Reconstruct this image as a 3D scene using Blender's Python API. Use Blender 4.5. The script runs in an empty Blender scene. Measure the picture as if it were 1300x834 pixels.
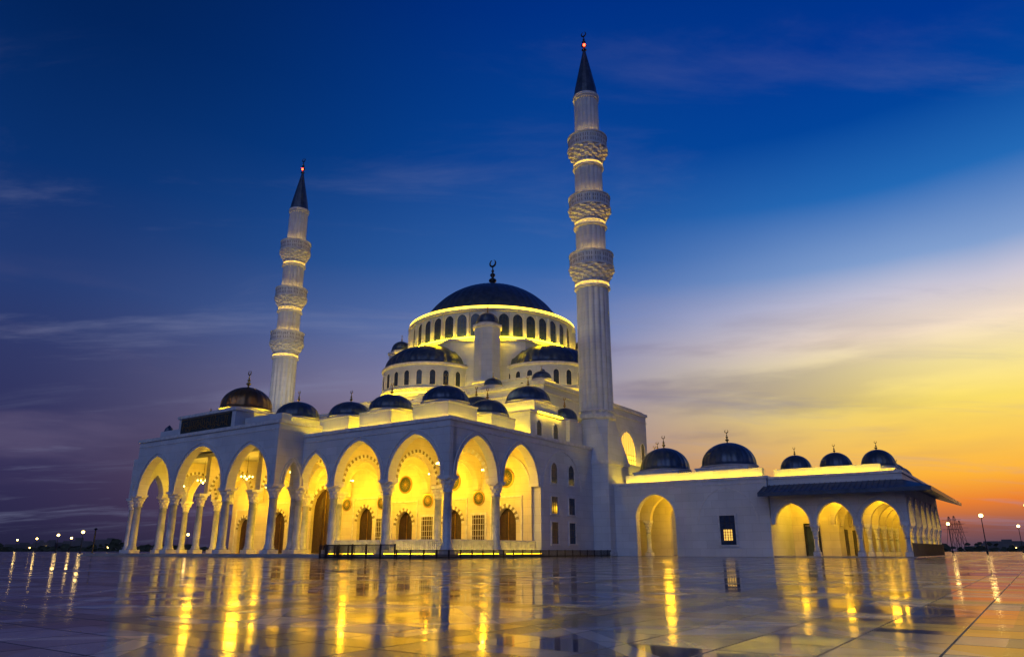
import bpy, bmesh, math, random
from mathutils import Vector
random.seed(7)
scene=bpy.context.scene
scene.view_settings.view_transform='Standard'
scene.view_settings.look='None'
scene.view_settings.exposure=0
pi=math.pi
def lin(c):
    return tuple(((x/255)/12.92 if x/255<=.04045 else ((x/255+.055)/1.055)**2.4) for x in c)
# ---------------------------------------------------------------- materials
def newmat(name):
    m=bpy.data.materials.new(name); m.use_nodes=True
    nt=m.node_tree; b=nt.nodes['Principled BSDF']
    return m,nt,b
def N(nt,t,**kw):
    n=nt.nodes.new(t)
    for k,v in kw.items(): setattr(n,k,v)
    return n
def M(nt,op,a,b=None,clamp=False):
    n=nt.nodes.new('ShaderNodeMath'); n.operation=op; n.use_clamp=clamp
    for i,v in enumerate((a,b)):
        if v is None: continue
        if isinstance(v,(int,float)): n.inputs[i].default_value=v
        else: nt.links.new(v,n.inputs[i])
    return n.outputs[0]
def noise_mat(name,c1,c2,scale=1.0,rough=.6,bump=.1,metal=0,joints=0,detail=6):
    m,nt,b=newmat(name)
    tc=N(nt,'ShaderNodeTexCoord'); no=N(nt,'ShaderNodeTexNoise')
    no.inputs['Scale'].default_value=scale; no.inputs['Detail'].default_value=detail
    nt.links.new(tc.outputs['Object'],no.inputs['Vector'])
    cr=N(nt,'ShaderNodeValToRGB'); cr.color_ramp.elements[0].position=.3; cr.color_ramp.elements[1].position=.7
    cr.color_ramp.elements[0].color=(*c1,1); cr.color_ramp.elements[1].color=(*c2,1)
    nt.links.new(no.outputs['Fac'],cr.inputs['Fac'])
    col=cr.outputs['Color']; h=no.outputs['Fac']
    if joints:
        mp=N(nt,'ShaderNodeMapping'); mp.inputs['Rotation'].default_value=(0,0,math.radians(35)); nt.links.new(tc.outputs['Object'],mp.inputs[0])
        sx=N(nt,'ShaderNodeSeparateXYZ'); nt.links.new(mp.outputs[0],sx.inputs[0])
        row=M(nt,'DIVIDE',sx.outputs['Z'],joints)
        off=M(nt,'MULTIPLY',M(nt,'MODULO',M(nt,'FLOOR',row),2.0),.5)
        xy=M(nt,'ADD',M(nt,'DIVIDE',M(nt,'ADD',sx.outputs['X'],sx.outputs['Y']),joints*2.0),off)
        l1=M(nt,'LESS_THAN',M(nt,'FRACT',row),.05); l2=M(nt,'LESS_THAN',M(nt,'FRACT',xy),.022)
        line=M(nt,'MAXIMUM',l1,l2)
        cb=N(nt,'ShaderNodeCombineXYZ'); nt.links.new(M(nt,'FLOOR',row),cb.inputs[0]); nt.links.new(M(nt,'FLOOR',xy),cb.inputs[1])
        wn=N(nt,'ShaderNodeTexWhiteNoise'); nt.links.new(cb.outputs[0],wn.inputs['Vector'])
        m0=N(nt,'ShaderNodeMixRGB',blend_type='MULTIPLY'); nt.links.new(M(nt,'MULTIPLY',wn.outputs['Value'],.5),m0.inputs['Fac']); nt.links.new(col,m0.inputs[1]); m0.inputs[2].default_value=(.78,.78,.8,1)
        mx=N(nt,'ShaderNodeMixRGB',blend_type='MULTIPLY'); nt.links.new(M(nt,'MULTIPLY',line,.3),mx.inputs['Fac'])
        nt.links.new(m0.outputs[0],mx.inputs[1]); mx.inputs[2].default_value=(.35,.35,.38,1)
        col=mx.outputs[0]
    nt.links.new(col,b.inputs['Base Color'])
    b.inputs['Roughness'].default_value=rough; b.inputs['Metallic'].default_value=metal
    if bump:
        bp=N(nt,'ShaderNodeBump'); bp.inputs['Strength'].default_value=bump; bp.inputs['Distance'].default_value=.05
        nt.links.new(h,bp.inputs['Height']); nt.links.new(bp.outputs[0],b.inputs['Normal'])
    return m
def emis(name,c,s,base=(.8,.7,.5)):
    m,nt,b=newmat(name)
    b.inputs['Base Color'].default_value=(*base,1)
    b.inputs['Emission Color'].default_value=(*c,1); b.inputs['Emission Strength'].default_value=s
    return m
YEL=(1.0,.60,.003)
WARM=(1.0,.52,.012)
MAT={
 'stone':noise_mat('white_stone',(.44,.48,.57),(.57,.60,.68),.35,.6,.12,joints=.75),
 'litstone':noise_mat('lamp_tinted_stone',(.50,.46,.38),(.64,.60,.50),.5,.6,.12,joints=.75),  # warm copy of the stone; yellow of the lamplight put into its colour
 'trim':noise_mat('carved_stone_trim',(.42,.44,.50),(.64,.65,.70),2.5,.6,.5),
 'marble':noise_mat('column_marble',(.26,.31,.42),(.52,.55,.62),1.2,.25,.05),
 'lead':noise_mat('lead_dome',(.03,.05,.09),(.07,.10,.17),1.5,.36,.25,metal=.35),
 'bronze':noise_mat('bronze_dome',(.12,.07,.035),(.22,.13,.06),1.5,.35,.2,metal=.6),
 'gold':noise_mat('gilded_metal',(.25,.16,.05),(.4,.27,.09),3,.35,.1,metal=.9),
 'dark':noise_mat('dark_metal',(.012,.014,.02),(.03,.033,.04),3,.4,.1,metal=.5),
 'glass':noise_mat('dark_window_glass',(.015,.03,.07),(.04,.06,.12),2,.12,0),
 'sign':noise_mat('sign_panel',(.008,.018,.016),(.02,.035,.03),3,.4,.1),
 'wood':noise_mat('carved_door_wood',(.018,.008,.005),(.05,.022,.012),4,.45,.4),
 'grille':noise_mat('window_lattice',(.10,.085,.07),(.22,.19,.15),5,.5,.3),
 'led':emis('led_strip',YEL,62),
 'led2':emis('led_strip_soft',YEL,32),
 'ledr':emis('led_rim',(1,.62,.02),5),
 'ledd':emis('led_drum',YEL,80),
 'lamp':emis('lantern_glass',(1,.66,.16),14),
 'litwin':emis('lit_window_recess_glow',(1,.55,.03),1.1),
 'red':emis('aviation_light',(1,.03,.01),16),
 'floor':noise_mat('arcade_floor',(.25,.25,.26),(.4,.39,.38),.8,.15,.02),
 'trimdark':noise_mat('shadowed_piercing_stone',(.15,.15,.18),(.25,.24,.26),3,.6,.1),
 'ledm':emis('minaret_led',(1,.55,.05),24),
}
# ---------------------------------------------------------------- mesh accumulators
PARTS={}
class Part:
    def __init__(s,name,mat,parent,smooth=False):
        s.name=name;s.mat=mat;s.parent=parent;s.smooth=smooth;s.v=[];s.f=[]
    def add(s,vs,fs):
        o=len(s.v); s.v.extend(vs); s.f.extend([tuple(i+o for i in f) for f in fs])
def P(name,mat,parent='mosque',smooth=False):
    k=(parent,name,mat)
    if k not in PARTS: PARTS[k]=Part(name,mat,parent,smooth)
    return PARTS[k]
class Frame:
    def __init__(s,o,phi):
        s.o=o; s.a=(-math.cos(phi),math.sin(phi)); s.b=(math.sin(phi),math.cos(phi))
    def w(s,S,T,Z):
        return (s.o[0]+s.a[0]*S+s.b[0]*T, s.o[1]+s.a[1]*S+s.b[1]*T, Z)
F=Frame((-5.2,60.0),math.radians(35))
def box(p,s0,s1,t0,t1,z0,z1,fr=F):
    vs=[fr.w(x,y,z) for z in (z0,z1) for (x,y) in ((s0,t0),(s1,t0),(s1,t1),(s0,t1))]
    p.add(vs,[(0,3,2,1),(4,5,6,7),(0,1,5,4),(1,2,6,5),(2,3,7,6),(3,0,4,7)])
def lathe(p,c,prof,n=32,mod=None,cap=True,rot=0):
    vs=[];fs=[]
    for i,(r,z) in enumerate(prof):
        for k in range(n):
            th=2*pi*k/n+rot
            rr=r*(mod(k,i,th) if mod else 1)
            vs.append((c[0]+rr*math.cos(th),c[1]+rr*math.sin(th),z))
    for i in range(len(prof)-1):
        for k in range(n):
            k2=(k+1)%n
            fs.append((i*n+k,i*n+k2,(i+1)*n+k2,(i+1)*n+k))
    if cap:
        fs.append(tuple(range(n))[::-1]); fs.append(tuple(range((len(prof)-1)*n,len(prof)*n)))
    p.add(vs,fs)
def strip(p,axis,fixed,th,samples,ztop,fr=F):
    """wall along axis with variable lower edge: real openings"""
    def pt(u,off,z):
        return fr.w(u,fixed+off,z) if axis=='s' else fr.w(fixed+off,u,z)
    h=th/2
    for (u0,z0),(u1,z1) in zip(samples[:-1],samples[1:]):
        if abs(u1-u0)<1e-6:
            p.add([pt(u0,-h,z0),pt(u0,h,z0),pt(u0,h,z1),pt(u0,-h,z1)],[(0,1,2,3)])
        else:
            p.add([pt(u0,-h,z0),pt(u1,-h,z1),pt(u1,-h,ztop),pt(u0,-h,ztop),
                   pt(u0,h,z0),pt(u1,h,z1),pt(u1,h,ztop),pt(u0,h,ztop)],
                  [(0,1,2,3),(5,4,7,6),(0,4,5,1),(3,2,6,7)])
    for (u,z) in (samples[0],samples[-1]):
        if ztop-z>1e-3: p.add([pt(u,-h,z),pt(u,h,z),pt(u,h,ztop),pt(u,-h,ztop)],[(0,1,2,3)])
def archz(x,w,h):   # x distance from edge
    x=min(x,2*w-x); R=(w*w+h*h)/(2*w)
    return math.sqrt(max(0,R*R-(R-x)**2))
def arch_samples(u0,u1,zs,za,n=20):
    w=(u1-u0)/2;h=za-zs; out=[]
    for i in range(n+1):
        x=w*(1-math.cos(pi*i/n)); out.append((u0+x,zs+archz(x,w,h)))
    return out
def archivolt(p,axis,face,dirn,u0,u1,zs,za,off0,off1,prot,fr=F,n=22,alt=None):
    """raised moulding following an arch, on the face at 'face', protruding prot*dirn"""
    pts=arch_samples(u0,u1,zs,za,n)
    A=[];Bo=[]
    for i,(u,z) in enumerate(pts):
        a=pts[max(0,i-1)];b=pts[min(n,i+1)]
        tx,tz=b[0]-a[0],b[1]-a[1]; L=math.hypot(tx,tz); nx,nz=-tz/L,tx/L
        A.append((u+nx*off0,z+nz*off0)); Bo.append((u+nx*off1,z+nz*off1))
    def pt(u,o,z): return fr.w(u,face+o,z) if axis=='s' else fr.w(face+o,u,z)
    e=prot*dirn
    for i in range(n):
        q=[A[i],A[i+1],Bo[i+1],Bo[i]]
        vs=[pt(u,e,z) for u,z in q]+[pt(u,-.01*dirn,z) for u,z in q]
        (alt if (alt and i%2) else p).add(vs,[(0,1,2,3),(0,4,5,1),(3,2,6,7)])
def arcade(p,axis,fixed,th,bays,zs,ztop,pier=.5,trimdir=None,za=None,fr=F,ends=(True,True)):
    sm=[(bays[0][0]-(pier if ends[0] else 0),zs)]
    for i,(u0,u1) in enumerate(bays):
        a=za[i] if isinstance(za,(list,tuple)) else za
        A=arch_samples(u0+pier,u1-pier,zs,a)
        sm+=A
        if trimdir is not None:
            f=fixed+trimdir*th/2
            archivolt(P('archivolt_mouldings','trim'),axis,f,trimdir,u0+pier,u1-pier,zs,a,.0,.16,.05,fr)
            archivolt(P('archivolt_mouldings','trim'),axis,f,trimdir,u0+pier,u1-pier,zs,a,.33,.42,.09,fr)
    sm.append((bays[-1][1]+(pier if ends[1] else 0),zs))
    out=[sm[0]]
    for q in sm[1:]:
        if abs(q[0]-out[-1][0])>1e-6 or abs(q[1]-out[-1][1])>1e-6: out.append(q)
    strip(p,axis,fixed,th,out,ztop,fr)
def column(s,t,z0=.3,zt=6.4,r=.36,fr=F,par='mosque'):
    c=fr.w(s,t,0)
    k=r/.36
    box(P('column_plinths','trim',par),s-.55*k,s+.55*k,t-.55*k,t+.55*k,z0,z0+.35,fr)
    prof=[(r*1.4,z0+.35),(r*1.45,z0+.45),(r*1.15,z0+.55),(r*1.25,z0+.65),(r*1.02,z0+.75),(r,z0+2.5),(r*.92,zt-1.35),(r*1.15,zt-1.32),(r*1.15,zt-1.2),(r*.95,zt-1.15)]
    lathe(P('column_shafts','marble',par,True),c,prof,20)
    prof=[(r*1.0,zt-1.15),(r*1.1,zt-.95),(r*1.25,zt-.9),(r*1.3,zt-.7),(r*1.55,zt-.62),(r*1.6,zt-.42),(r*1.95,zt-.3),(r*1.95,zt-.2)]
    lathe(P('muqarnas_capitals','trim',par),c,prof,16,lambda k_,i,th:1+.06*(1 if (k_+i//2)%2 else -1))
    box(P('capital_abaci','trim',par),s-.62*k,s+.62*k,t-.62*k,t+.62*k,zt-.2,zt+.002,fr)
# ---------------------------------------------------------------- finials/domes
def finial(c,z,h,par='mosque',mat='gold'):
    p=P('crescent_finials',mat,par,True)
    prof=[(.02*h,0),(.12*h,.02*h),(.05*h,.1*h),(.04*h,.16*h),(.13*h,.24*h),(.12*h,.3*h),(.03*h,.36*h),(.09*h,.44*h),(.08*h,.49*h),(.02*h,.54*h),(.055*h,.6*h),(.02*h,.66*h),(.015*h,.78*h)]
    lathe(p,c,[(r,z+q) for r,q in prof],12)
    R=.12*h; zc=z+.88*h; n=14; vs=[];fs=[]
    for i in range(n+1):
        a=math.radians(-250+ (320*i/n)) ; wd=.035*h*math.sin(pi*i/n)+.004*h
        for rr in (R-wd,R+wd*.6):
            for o in (-.015*h,.015*h):
                d=(math.cos(a)*rr)
                vs.append((c[0]+d*F.a[0]+o*F.b[0],c[1]+d*F.a[1]+o*F.b[1],zc+math.sin(a)*rr))
    for i in range(n):
        q=i*4;r=q+4
        fs+=[(q,q+1,r+1,r),(q+2,q+3,r+3,r+2),(q,q+2,r+2,r),(q+1,q+3,r+3,r+1)]
    p.add(vs,fs)
def dome(c,r,z0,h,mat='lead',ribs=24,fin=1.2,bulb=0):
    prof=[(r*1.06,z0-.05),(r*1.06,z0+.08)]
    n=14
    for i in range(n+1):
        a=pi/2*i/n
        rr=r*math.cos(a)*(1+bulb*math.sin(2*a)); zz=z0+.08+h*math.sin(a)
        prof.append((max(rr,.02),zz))
    N_=ribs*4
    lathe(P('domes_'+mat,mat,smooth=True),c,prof,N_,lambda k,i,th:1+(.03 if k%4==0 else 0)*(1 if 1<i<n+1 else 0))
    if fin: finial(c,z0+h*.99,fin)
def small_dome(s,t,r,zroof,z0,h,mat='lead',fin=1.3,fr=F,led=True,bulb=.02,sq=1.0):
    c=fr.w(s,t,0)
    q=r*sq
    box(P('dome_bases','stone'),s-q,s+q,t-q,t+q,zroof,z0-.4,fr)
    rot=math.radians(35)
    box(TRM(),s-q-.08,s+q+.08,t-q-.08,t+q+.08,z0-.4,z0-.28,fr)
    lathe(P('dome_drums','stone'),c,[(r*1.02,z0-.3),(r*1.02,z0-.12),(r*1.1,z0-.1),(r*1.1,z0-.05)],32,rot=pi/8-rot)
    dome(c,r,z0,h,mat,24,fin,bulb)
    if led:
        L=P('roof_led_strips','led'); g=.5; w=.07
        zz=zroof+.06
        for (a0,a1,b0,b1) in ((s-q,s+q,t-q-g-w,t-q-g),(s-q,s+q,t+q+g,t+q+g+w),(s-q-g-w,s-q-g,t-q,t+q),(s+q+g,s+q+g+w,t-q,t+q)):
            box(L,a0,a1,b0,b1,zz,zz+.07,fr)
def TRM(): return P('cornices','trim')
LIGHTS=[]
def plight(pos,power,col=WARM,rad=.5,name='lantern_light',par='mosque'):
    d=bpy.data.lights.new(name,'POINT'); d.energy=power; d.color=col; d.shadow_soft_size=rad
    o=bpy.data.objects.new(name,d); o.location=pos; scene.collection.objects.link(o); LIGHTS.append((o,par))
def spot(pos,target,power,col,ang=40,name='flood_light',par='mosque',rad=.2):
    d=bpy.data.lights.new(name,'SPOT'); d.energy=power; d.color=col; d.spot_size=math.radians(ang); d.spot_blend=.7; d.shadow_soft_size=rad
    o=bpy.data.objects.new(name,d); o.location=pos
    o.rotation_euler=(Vector(target)-Vector(pos)).to_track_quat('-Z','Y').to_euler()
    scene.collection.objects.link(o); LIGHTS.append((o,par))
def lantern(s,t,z,power):
    """ring chandelier: hoop with small glass lamps, stem and hangers"""
    c=F.w(s,t,0)
    G=P('chandelier_frames','dark'); R=.62
    lathe(G,c,[(R,z-.03),(R+.04,z-.03),(R+.04,z+.03),(R,z+.03),(R,z-.03)],24,cap=False)
    for k in range(8):
        a=2*pi*k/8
        lathe(P('chandelier_lamps','lamp',smooth=True),(c[0]+R*math.cos(a),c[1]+R*math.sin(a)),[(.02,z+.04),(.065,z+.08),(.07,z+.15),(.02,z+.22)],8)
    lathe(P('chandelier_core','lamp',smooth=True),c,[(.02,z-.22),(.09,z-.15),(.1,z-.05),(.03,z+.05)],8)
    lathe(G,c,[(.02,z+.05),(.02,10.35)],5)
    for k in range(4):
        a=pi/2*k
        f2=Frame((c[0],c[1]),a)
        G.add([f2.w(R,-.01,z),f2.w(R,.01,z),f2.w(.02,.01,z+.8),f2.w(.02,-.01,z+.8)],[(0,1,2,3)])
    plight((c[0],c[1],z-.65),power,WARM,.55)

# ================================================================ FRONT ARCADE
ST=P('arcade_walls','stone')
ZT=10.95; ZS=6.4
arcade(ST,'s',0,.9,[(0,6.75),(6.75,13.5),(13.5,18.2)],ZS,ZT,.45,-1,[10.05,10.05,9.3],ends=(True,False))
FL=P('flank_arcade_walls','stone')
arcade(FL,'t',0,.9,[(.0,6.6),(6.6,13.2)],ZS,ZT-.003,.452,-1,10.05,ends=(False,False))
IN=P('inner_arcades','litstone')
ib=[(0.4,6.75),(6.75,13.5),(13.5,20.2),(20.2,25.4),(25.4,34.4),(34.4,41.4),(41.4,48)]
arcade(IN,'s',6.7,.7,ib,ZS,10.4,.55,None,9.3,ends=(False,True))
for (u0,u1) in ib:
    archivolt(P('voussoirs_light','trim'),'s',6.35,-1,u0+.55,u1-.55,ZS,9.3,.01,.4,.05,n=34,alt=P('voussoirs_dark','litstone'))
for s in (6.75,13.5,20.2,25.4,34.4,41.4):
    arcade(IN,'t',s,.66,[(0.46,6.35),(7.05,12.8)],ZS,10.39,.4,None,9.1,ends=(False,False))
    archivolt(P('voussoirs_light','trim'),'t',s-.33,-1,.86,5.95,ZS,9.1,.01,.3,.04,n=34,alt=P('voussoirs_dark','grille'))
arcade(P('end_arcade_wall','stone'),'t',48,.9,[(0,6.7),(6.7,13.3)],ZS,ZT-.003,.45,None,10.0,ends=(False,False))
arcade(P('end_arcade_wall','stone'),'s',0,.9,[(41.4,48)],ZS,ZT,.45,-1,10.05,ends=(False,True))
for s in (0,6.75,13.5): column(s,0)
column(0,6.6);
for s in (6.75,13.5,20.2,25.4,34.4,41.4,48): column(s,6.7,r=.34)
for s in (19.0,25.4,34.4,41.4): column(s,0,r=.34)
column(48,0)
box(P('arcade_roof','stone'),.452,47.5,.452,13.35,10.4,10.8)
TR=P('cornices','trim')
def cornice(s0,s1,t0,t1,z,h=.28,o=.16):
    box(TR,s0-o,s1+o,t0-o,t0+.5,z,z+h)
    box(TR,s0-o,s0+.5,t0+.503,t1,z,z+h)
cornice(-.45,18.0,-.45,23.6,ZT,.3,.14)
cornice(-.45,18.0,-.45,23.6,ZT-.55,.1,.06)
FP=P('plinth_steps','floor')
box(FP,-.9,49,-4.1,13,.02,.3)
box(FP,-1.3,49.4,-4.5,22,.01,.16)
# back wall
BW=P('back_wall','litstone')
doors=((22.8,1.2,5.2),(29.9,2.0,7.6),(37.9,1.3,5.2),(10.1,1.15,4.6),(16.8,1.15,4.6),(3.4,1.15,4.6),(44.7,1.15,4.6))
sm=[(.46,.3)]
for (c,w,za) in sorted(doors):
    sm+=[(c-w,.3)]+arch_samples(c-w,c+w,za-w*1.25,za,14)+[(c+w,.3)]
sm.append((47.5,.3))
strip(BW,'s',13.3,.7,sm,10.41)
box(P('doors','wood'),.5,47.5,13.4,13.5,.3,7.9)
for (c,w,za) in doors:
    box(P('door_leaves_gold','gold'),c-.04,c+.04,13.34,13.4,.3,za-.4)
    for q in range(5):
        for sg in (-1,1): box(P('door_grilles','wood'),c+sg*w*.5-w*.3,c+sg*w*.5+w*.3,13.34,13.399,.7+q*(za-1.6)/5,.5+(q+1)*(za-1.6)/5)
    archivolt(P('voussoirs_light','trim'),'s',12.95,-1,c-w,c+w,za-w*1.25,za,.03,.38,.06,n=18,alt=P('voussoirs_dark','grille'))
    for (u0,u1,z0,z1) in ((c-w-.75,c-w-.6,.3,za+.9),(c+w+.6,c+w+.75,.3,za+.9),(c-w-.75,c+w+.75,za+.9,za+1.08)):
        box(TR,u0,u1,12.87,12.95,z0,z1)
for s in (3.4,10.1,16.8,44.7):
    archivolt(TR,'s',12.95,-1,s-2.7,s+2.7,6.4,9.5,0,.18,.08)
def roundel(s,t,z,r,mat='sign'):
    vs=[];n=28
    for rr,o in ((r,0),(r,-.08),(r*.84,-.08),(r*.84,-.05)):
        for k in range(n):
            a=2*pi*k/n
            vs.append(F.w(s+rr*math.cos(a),t+o,z+rr*math.sin(a)))
    fs=[(i*n+k,i*n+(k+1)%n,(i+1)*n+(k+1)%n,(i+1)*n+k) for i in range(3) for k in range(n)]
    P('medallion_rims','gold').add(vs,fs)
    P('wall_medallions',mat).add(vs[3*n:],[tuple(range(n))])
    for j in range(6):   # thin gilded rosette rays, and an inner ring
        a=j*pi/6
        dx,dz=math.cos(a)*r*.55,math.sin(a)*r*.55; nx,nz=-math.sin(a)*.022,math.cos(a)*.022
        q=[(dx+nx,dz+nz),(dx-nx,dz-nz),(-dx-nx,-dz-nz),(-dx+nx,-dz+nz)]
        P('medallion_rosettes','gold').add([F.w(s+x,t-.06-.003*j,z+y) for x,y in q],[(0,1,2,3)])
for s in (3.4,10.1,16.8): roundel(s,12.94,7.4,.95)
for s in (6.75,13.5,20.2,25.8,34.1): roundel(s,12.94,5.6,.72)
for s in (6.75,13.5,20.2):
    box(P('wall_niche_panels','trim'),s-1.0,s+1.0,12.88,12.95,.9,4.2)
    box(P('niche_lattices','wood'),s-.75,s+.75,12.86,12.879,1.15,3.95)
    for q in range(5): box(P('niche_bars','trim'),s-.75,s+.75,12.83,12.859,1.4+q*.55,1.44+q*.55)
    for q in range(5): box(P('niche_bars','trim'),s-.62+q*.3,s-.58+q*.3,12.835,12.858,1.15,3.95)
FW=P('flank_wall','stone')
def window(axis,fixed,dirn,c,w,z0,z1,arched=False,mat='glass',fr=F,frame=.14):
    def bx(p,u0,u1,o0,o1,za,zb):
        lo,hi=sorted((fixed+o0*dirn,fixed+o1*dirn))
        if axis=='s': box(p,u0,u1,lo,hi,za,zb,fr)
        else: box(p,lo,hi,u0,u1,za,zb,fr)
    G=P('window_panes_'+mat,mat); R=P('window_frames','trim')
    if not arched:
        bx(G,c-w,c+w,-.02,.03,z0,z1)
        bx(R,c-w-frame,c-w,-.02,.1,z0,z1); bx(R,c+w,c+w+frame,-.02,.1,z0,z1)
        bx(R,c-w-frame-.05,c+w+frame+.05,-.02,.14,z1,z1+frame); bx(R,c-w-frame-.08,c+w+frame+.08,-.02,.16,z0-frame,z0)
    else:
        zs=z1-w*1.15
        A=arch_samples(c-w,c+w,zs,z1,12)
        poly=[(c-w,z0),(c+w,z0)]+A[::-1]
        def pt(u,o,z): 
            return fr.w(u,fixed+o*dirn,z) if axis=='s' else fr.w(fixed+o*dirn,u,z)
        n=len(poly)
        G.add([pt(u,.03,z) for u,z in poly]+[pt(u,-.02,z) for u,z in poly],[tuple(range(n))]+[(i,(i+1)%n,n+(i+1)%n,n+i) for i in range(n)])
        archivolt(R,axis,fixed,dirn,c-w,c+w,zs,z1,0,frame,.09,fr,12)
        bx(R,c-w-frame,c-w,-.02,.09,z0,zs); bx(R,c+w,c+w+frame,-.02,.09,z0,zs)
        bx(R,c-w-frame-.06,c+w+frame+.06,-.02,.13,z0-frame,z0)
    nb=max(2,int(w*2/.7))
    for i in range(1,nb+1):
        u=c-w+2*w*i/(nb+1)
        zt=z1 if not arched else z1-w*1.15+archz(u-(c-w),w,w*1.15)-.03
        bx(P('window_bars','dark'),u-.03,u+.03,.03,.05,z0,zt)
    nz=int((z1-z0)/.6)
    for i in range(1,nz): 
        zz=z0+(z1-z0)*i/nz
        if not arched or zz<z1-w*1.15: bx(P('window_bars','dark'),c-w,c+w,.05,.065,zz-.025,zz+.025)
strip(FW,'t',0,.9,[(13.202,.02),(23.6,.02)],ZT-.004)
for t in (15.6,18.9):
    window('t',-.45,-1,t,.55,6.9,8.9,True)
    window('t',-.45,-1,t,.6,4.0,5.6)
    window('t',-.45,-1,t,.6,1.2,3.2)
archivolt(TR,'t',-.45,-1,13.7,20.8,6.4,10.1,0,.14,.07)
# ================================================================ PORTAL
PO=P('portal_walls','stone')
pb=[(18.2,25.4),(25.4,34.4),(34.4,41.4)]
arcade(PO,'s',-3,.95,pb,ZS,12.0,.48,-1,[10.3,10.75,10.3])
for s in (18.2,41.4):
    arcade(PO,'t',s,.95,[(-2.52,-.45)],ZS,11.997,.12,-1 if s<20 else 1,8.6,ends=(False,False))
    strip(PO,'t',s,.94,[(-.45,10.95),(4.5,10.95)],11.99)
for s in (18.2,25.4,34.4,41.4): column(s,-3,r=.38)
for s in (18.2,41.4): column(s,-.1,r=.34)
box(P('portal_roof','stone'),18.67,40.93,-2.5,4.5,10.96,11.6)
def cor2(s0,s1,t0,t1,z,h,o):
    box(TR,s0-o,s1+o,t0-o,t0+.45,z,z+h)
    box(TR,s0-o,s0+.45,t0+.453,t1,z,z+h); box(TR,s1-.45,s1+o,t0+.453,t1,z,z+h)
cor2(17.7,41.9,-3.48,4.4,12.0,.32,.16)
cor2(17.72,41.88,-3.48,4.4,11.45,.1,.05)
box(PO,25.0,34.9,-3.3,4.4,12.32,14.0)
cor2(25.0,34.9,-3.3,4.4,14.0,.28,.16)
box(P('calligraphy_panel','sign'),25.6,34.3,-3.42,-3.3,12.2,13.9)
cal=P('gold_calligraphy','gold')
def stroke(pts,w):
    for (x0,z0),(x1,z1) in zip(pts[:-1],pts[1:]):
        dx,dz=x1-x0,z1-z0;L=math.hypot(dx,dz) or 1; nx,nz=-dz/L*w,dx/L*w
        cal.add([F.w(x,-3.45,z) for x,z in ((x0+nx,z0+nz),(x1+nx,z1+nz),(x1-nx,z1-nz),(x0-nx,z0-nz))],[(0,1,2,3)])
x=26.0
while x<33.9:
    r=random.uniform(.2,.42); zc=12.95+random.uniform(-.25,.25)
    a0=random.uniform(0,6.28); a1=a0+random.uniform(2.5,4.5)
    stroke([(x+r*math.cos(a0+(a1-a0)*i/10),zc+r*.7*math.sin(a0+(a1-a0)*i/10)) for i in range(11)],.045)
    if random.random()<.75: stroke([(x+.1,12.65),(x+.12,13.65+random.uniform(-.2,.1))],.05)
    if random.random()<.5: stroke([(x-.1,13.5),(x,13.6),(x+.12,13.5)],.035)
    x+=random.uniform(.28,.42)
for (u0,u1,z0,z1) in ((25.7,34.2,12.26,12.34),(25.7,34.2,13.76,13.84)): 
    box(cal,u0,u1,-3.46,-3.43,z0,z1)
small_dome(29.9,1.2,2.6,14.0,15.1,2.5,'bronze',2.0,bulb=.05)
small_dome(22.4,2.2,2.15,11.6,13.6,1.7)
small_dome(38.4,2.4,1.9,11.6,13.6,1.6)
box(P('portal_shoulders','stone'),19.2,24.9,-2.2,-1.0,11.6,13.3); box(P('roof_led_strips','led'),19.4,24.7,-2.85,-2.78,11.7,11.78)
box(P('portal_shoulders','stone'),35.0,40.3,-2.2,-1.0,11.6,13.3); box(P('roof_led_strips','led'),35.2,40.1,-2.85,-2.78,11.7,11.78)
for s in (36.5,39.4): 
    lathe(P('merlon_caps','lead'),F.w(s+.35,-1.6,0),[(.52,13.3),(.4,13.7),(.02,14.1)],10)
for (s,t) in ((3.35,3.35),(10.1,3.35),(16.0,3.6)): small_dome(s,t,2.05,10.8,13.3,1.5)
for (s,t) in ((3.6,10),(9.6,10),(16.8,10),(23.5,10.2),(31,10.2),(37.5,10.2)): small_dome(s,t,1.95,10.8,13.2,1.45,led=s<20)
HB=P('hall_lower_block','stone')
box(HB,1.0,46,13.66,21.0,10.5,13.9)
box(TR,.85,46.1,13.5,13.9,13.9,14.15); box(TR,.85,1.3,13.903,21,13.9,14.15)
box(P('roof_led_strips','led'),.9,40,13.1,13.17,10.84,10.91)
small_dome(3.6,17.2,2.3,13.9,15.6,1.7)
small_dome(10.6,17.2,2.1,13.9,15.5,1.5); small_dome(17.4,17.2,2.1,13.9,15.5,1.5); small_dome(26,17.2,2.1,13.9,15.5,1.5,led=False); small_dome(34,17.2,2.1,13.9,15.5,1.5,led=False)
small_dome(1.9,21.9,1.35,11,14.2,1.3,led=False)
box(P('roof_led_strips','led'),.2,.28,14,23,10.84,10.91)
for t in (15.2,18.4):
    window('t',1.0,-1,t,.45,11.6,13.2,True)
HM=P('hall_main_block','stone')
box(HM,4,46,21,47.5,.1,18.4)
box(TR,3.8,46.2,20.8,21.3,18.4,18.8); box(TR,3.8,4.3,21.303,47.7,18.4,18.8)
box(TR,3.9,46.1,20.9,21.2,17.5,17.65); box(TR,3.9,4.2,21.203,47.6,17.5,17.65)
for t in (28.9,41.3):
    window('t',4,-1,t,2.3,9.0,15.6,True,'litwin',frame=.5)  # lit wall recesses drawn as panes, their light put in as emission
for t in (24.2,33.5,35.7,46.0): window('t',4,-1,t,.5,12.2,14.6,True)
for s in (7,11,15,19,23,27): window('s',21,-1,s,.6,15.6,17.2,True)
L2=P('hall_led_strips','led2')
box(L2,2.9,3.0,24,46.5,10.9,11.0)
box(P('side_gallery','stone'),1.2,3.997,26.5,47,.1,10.7)
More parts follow.
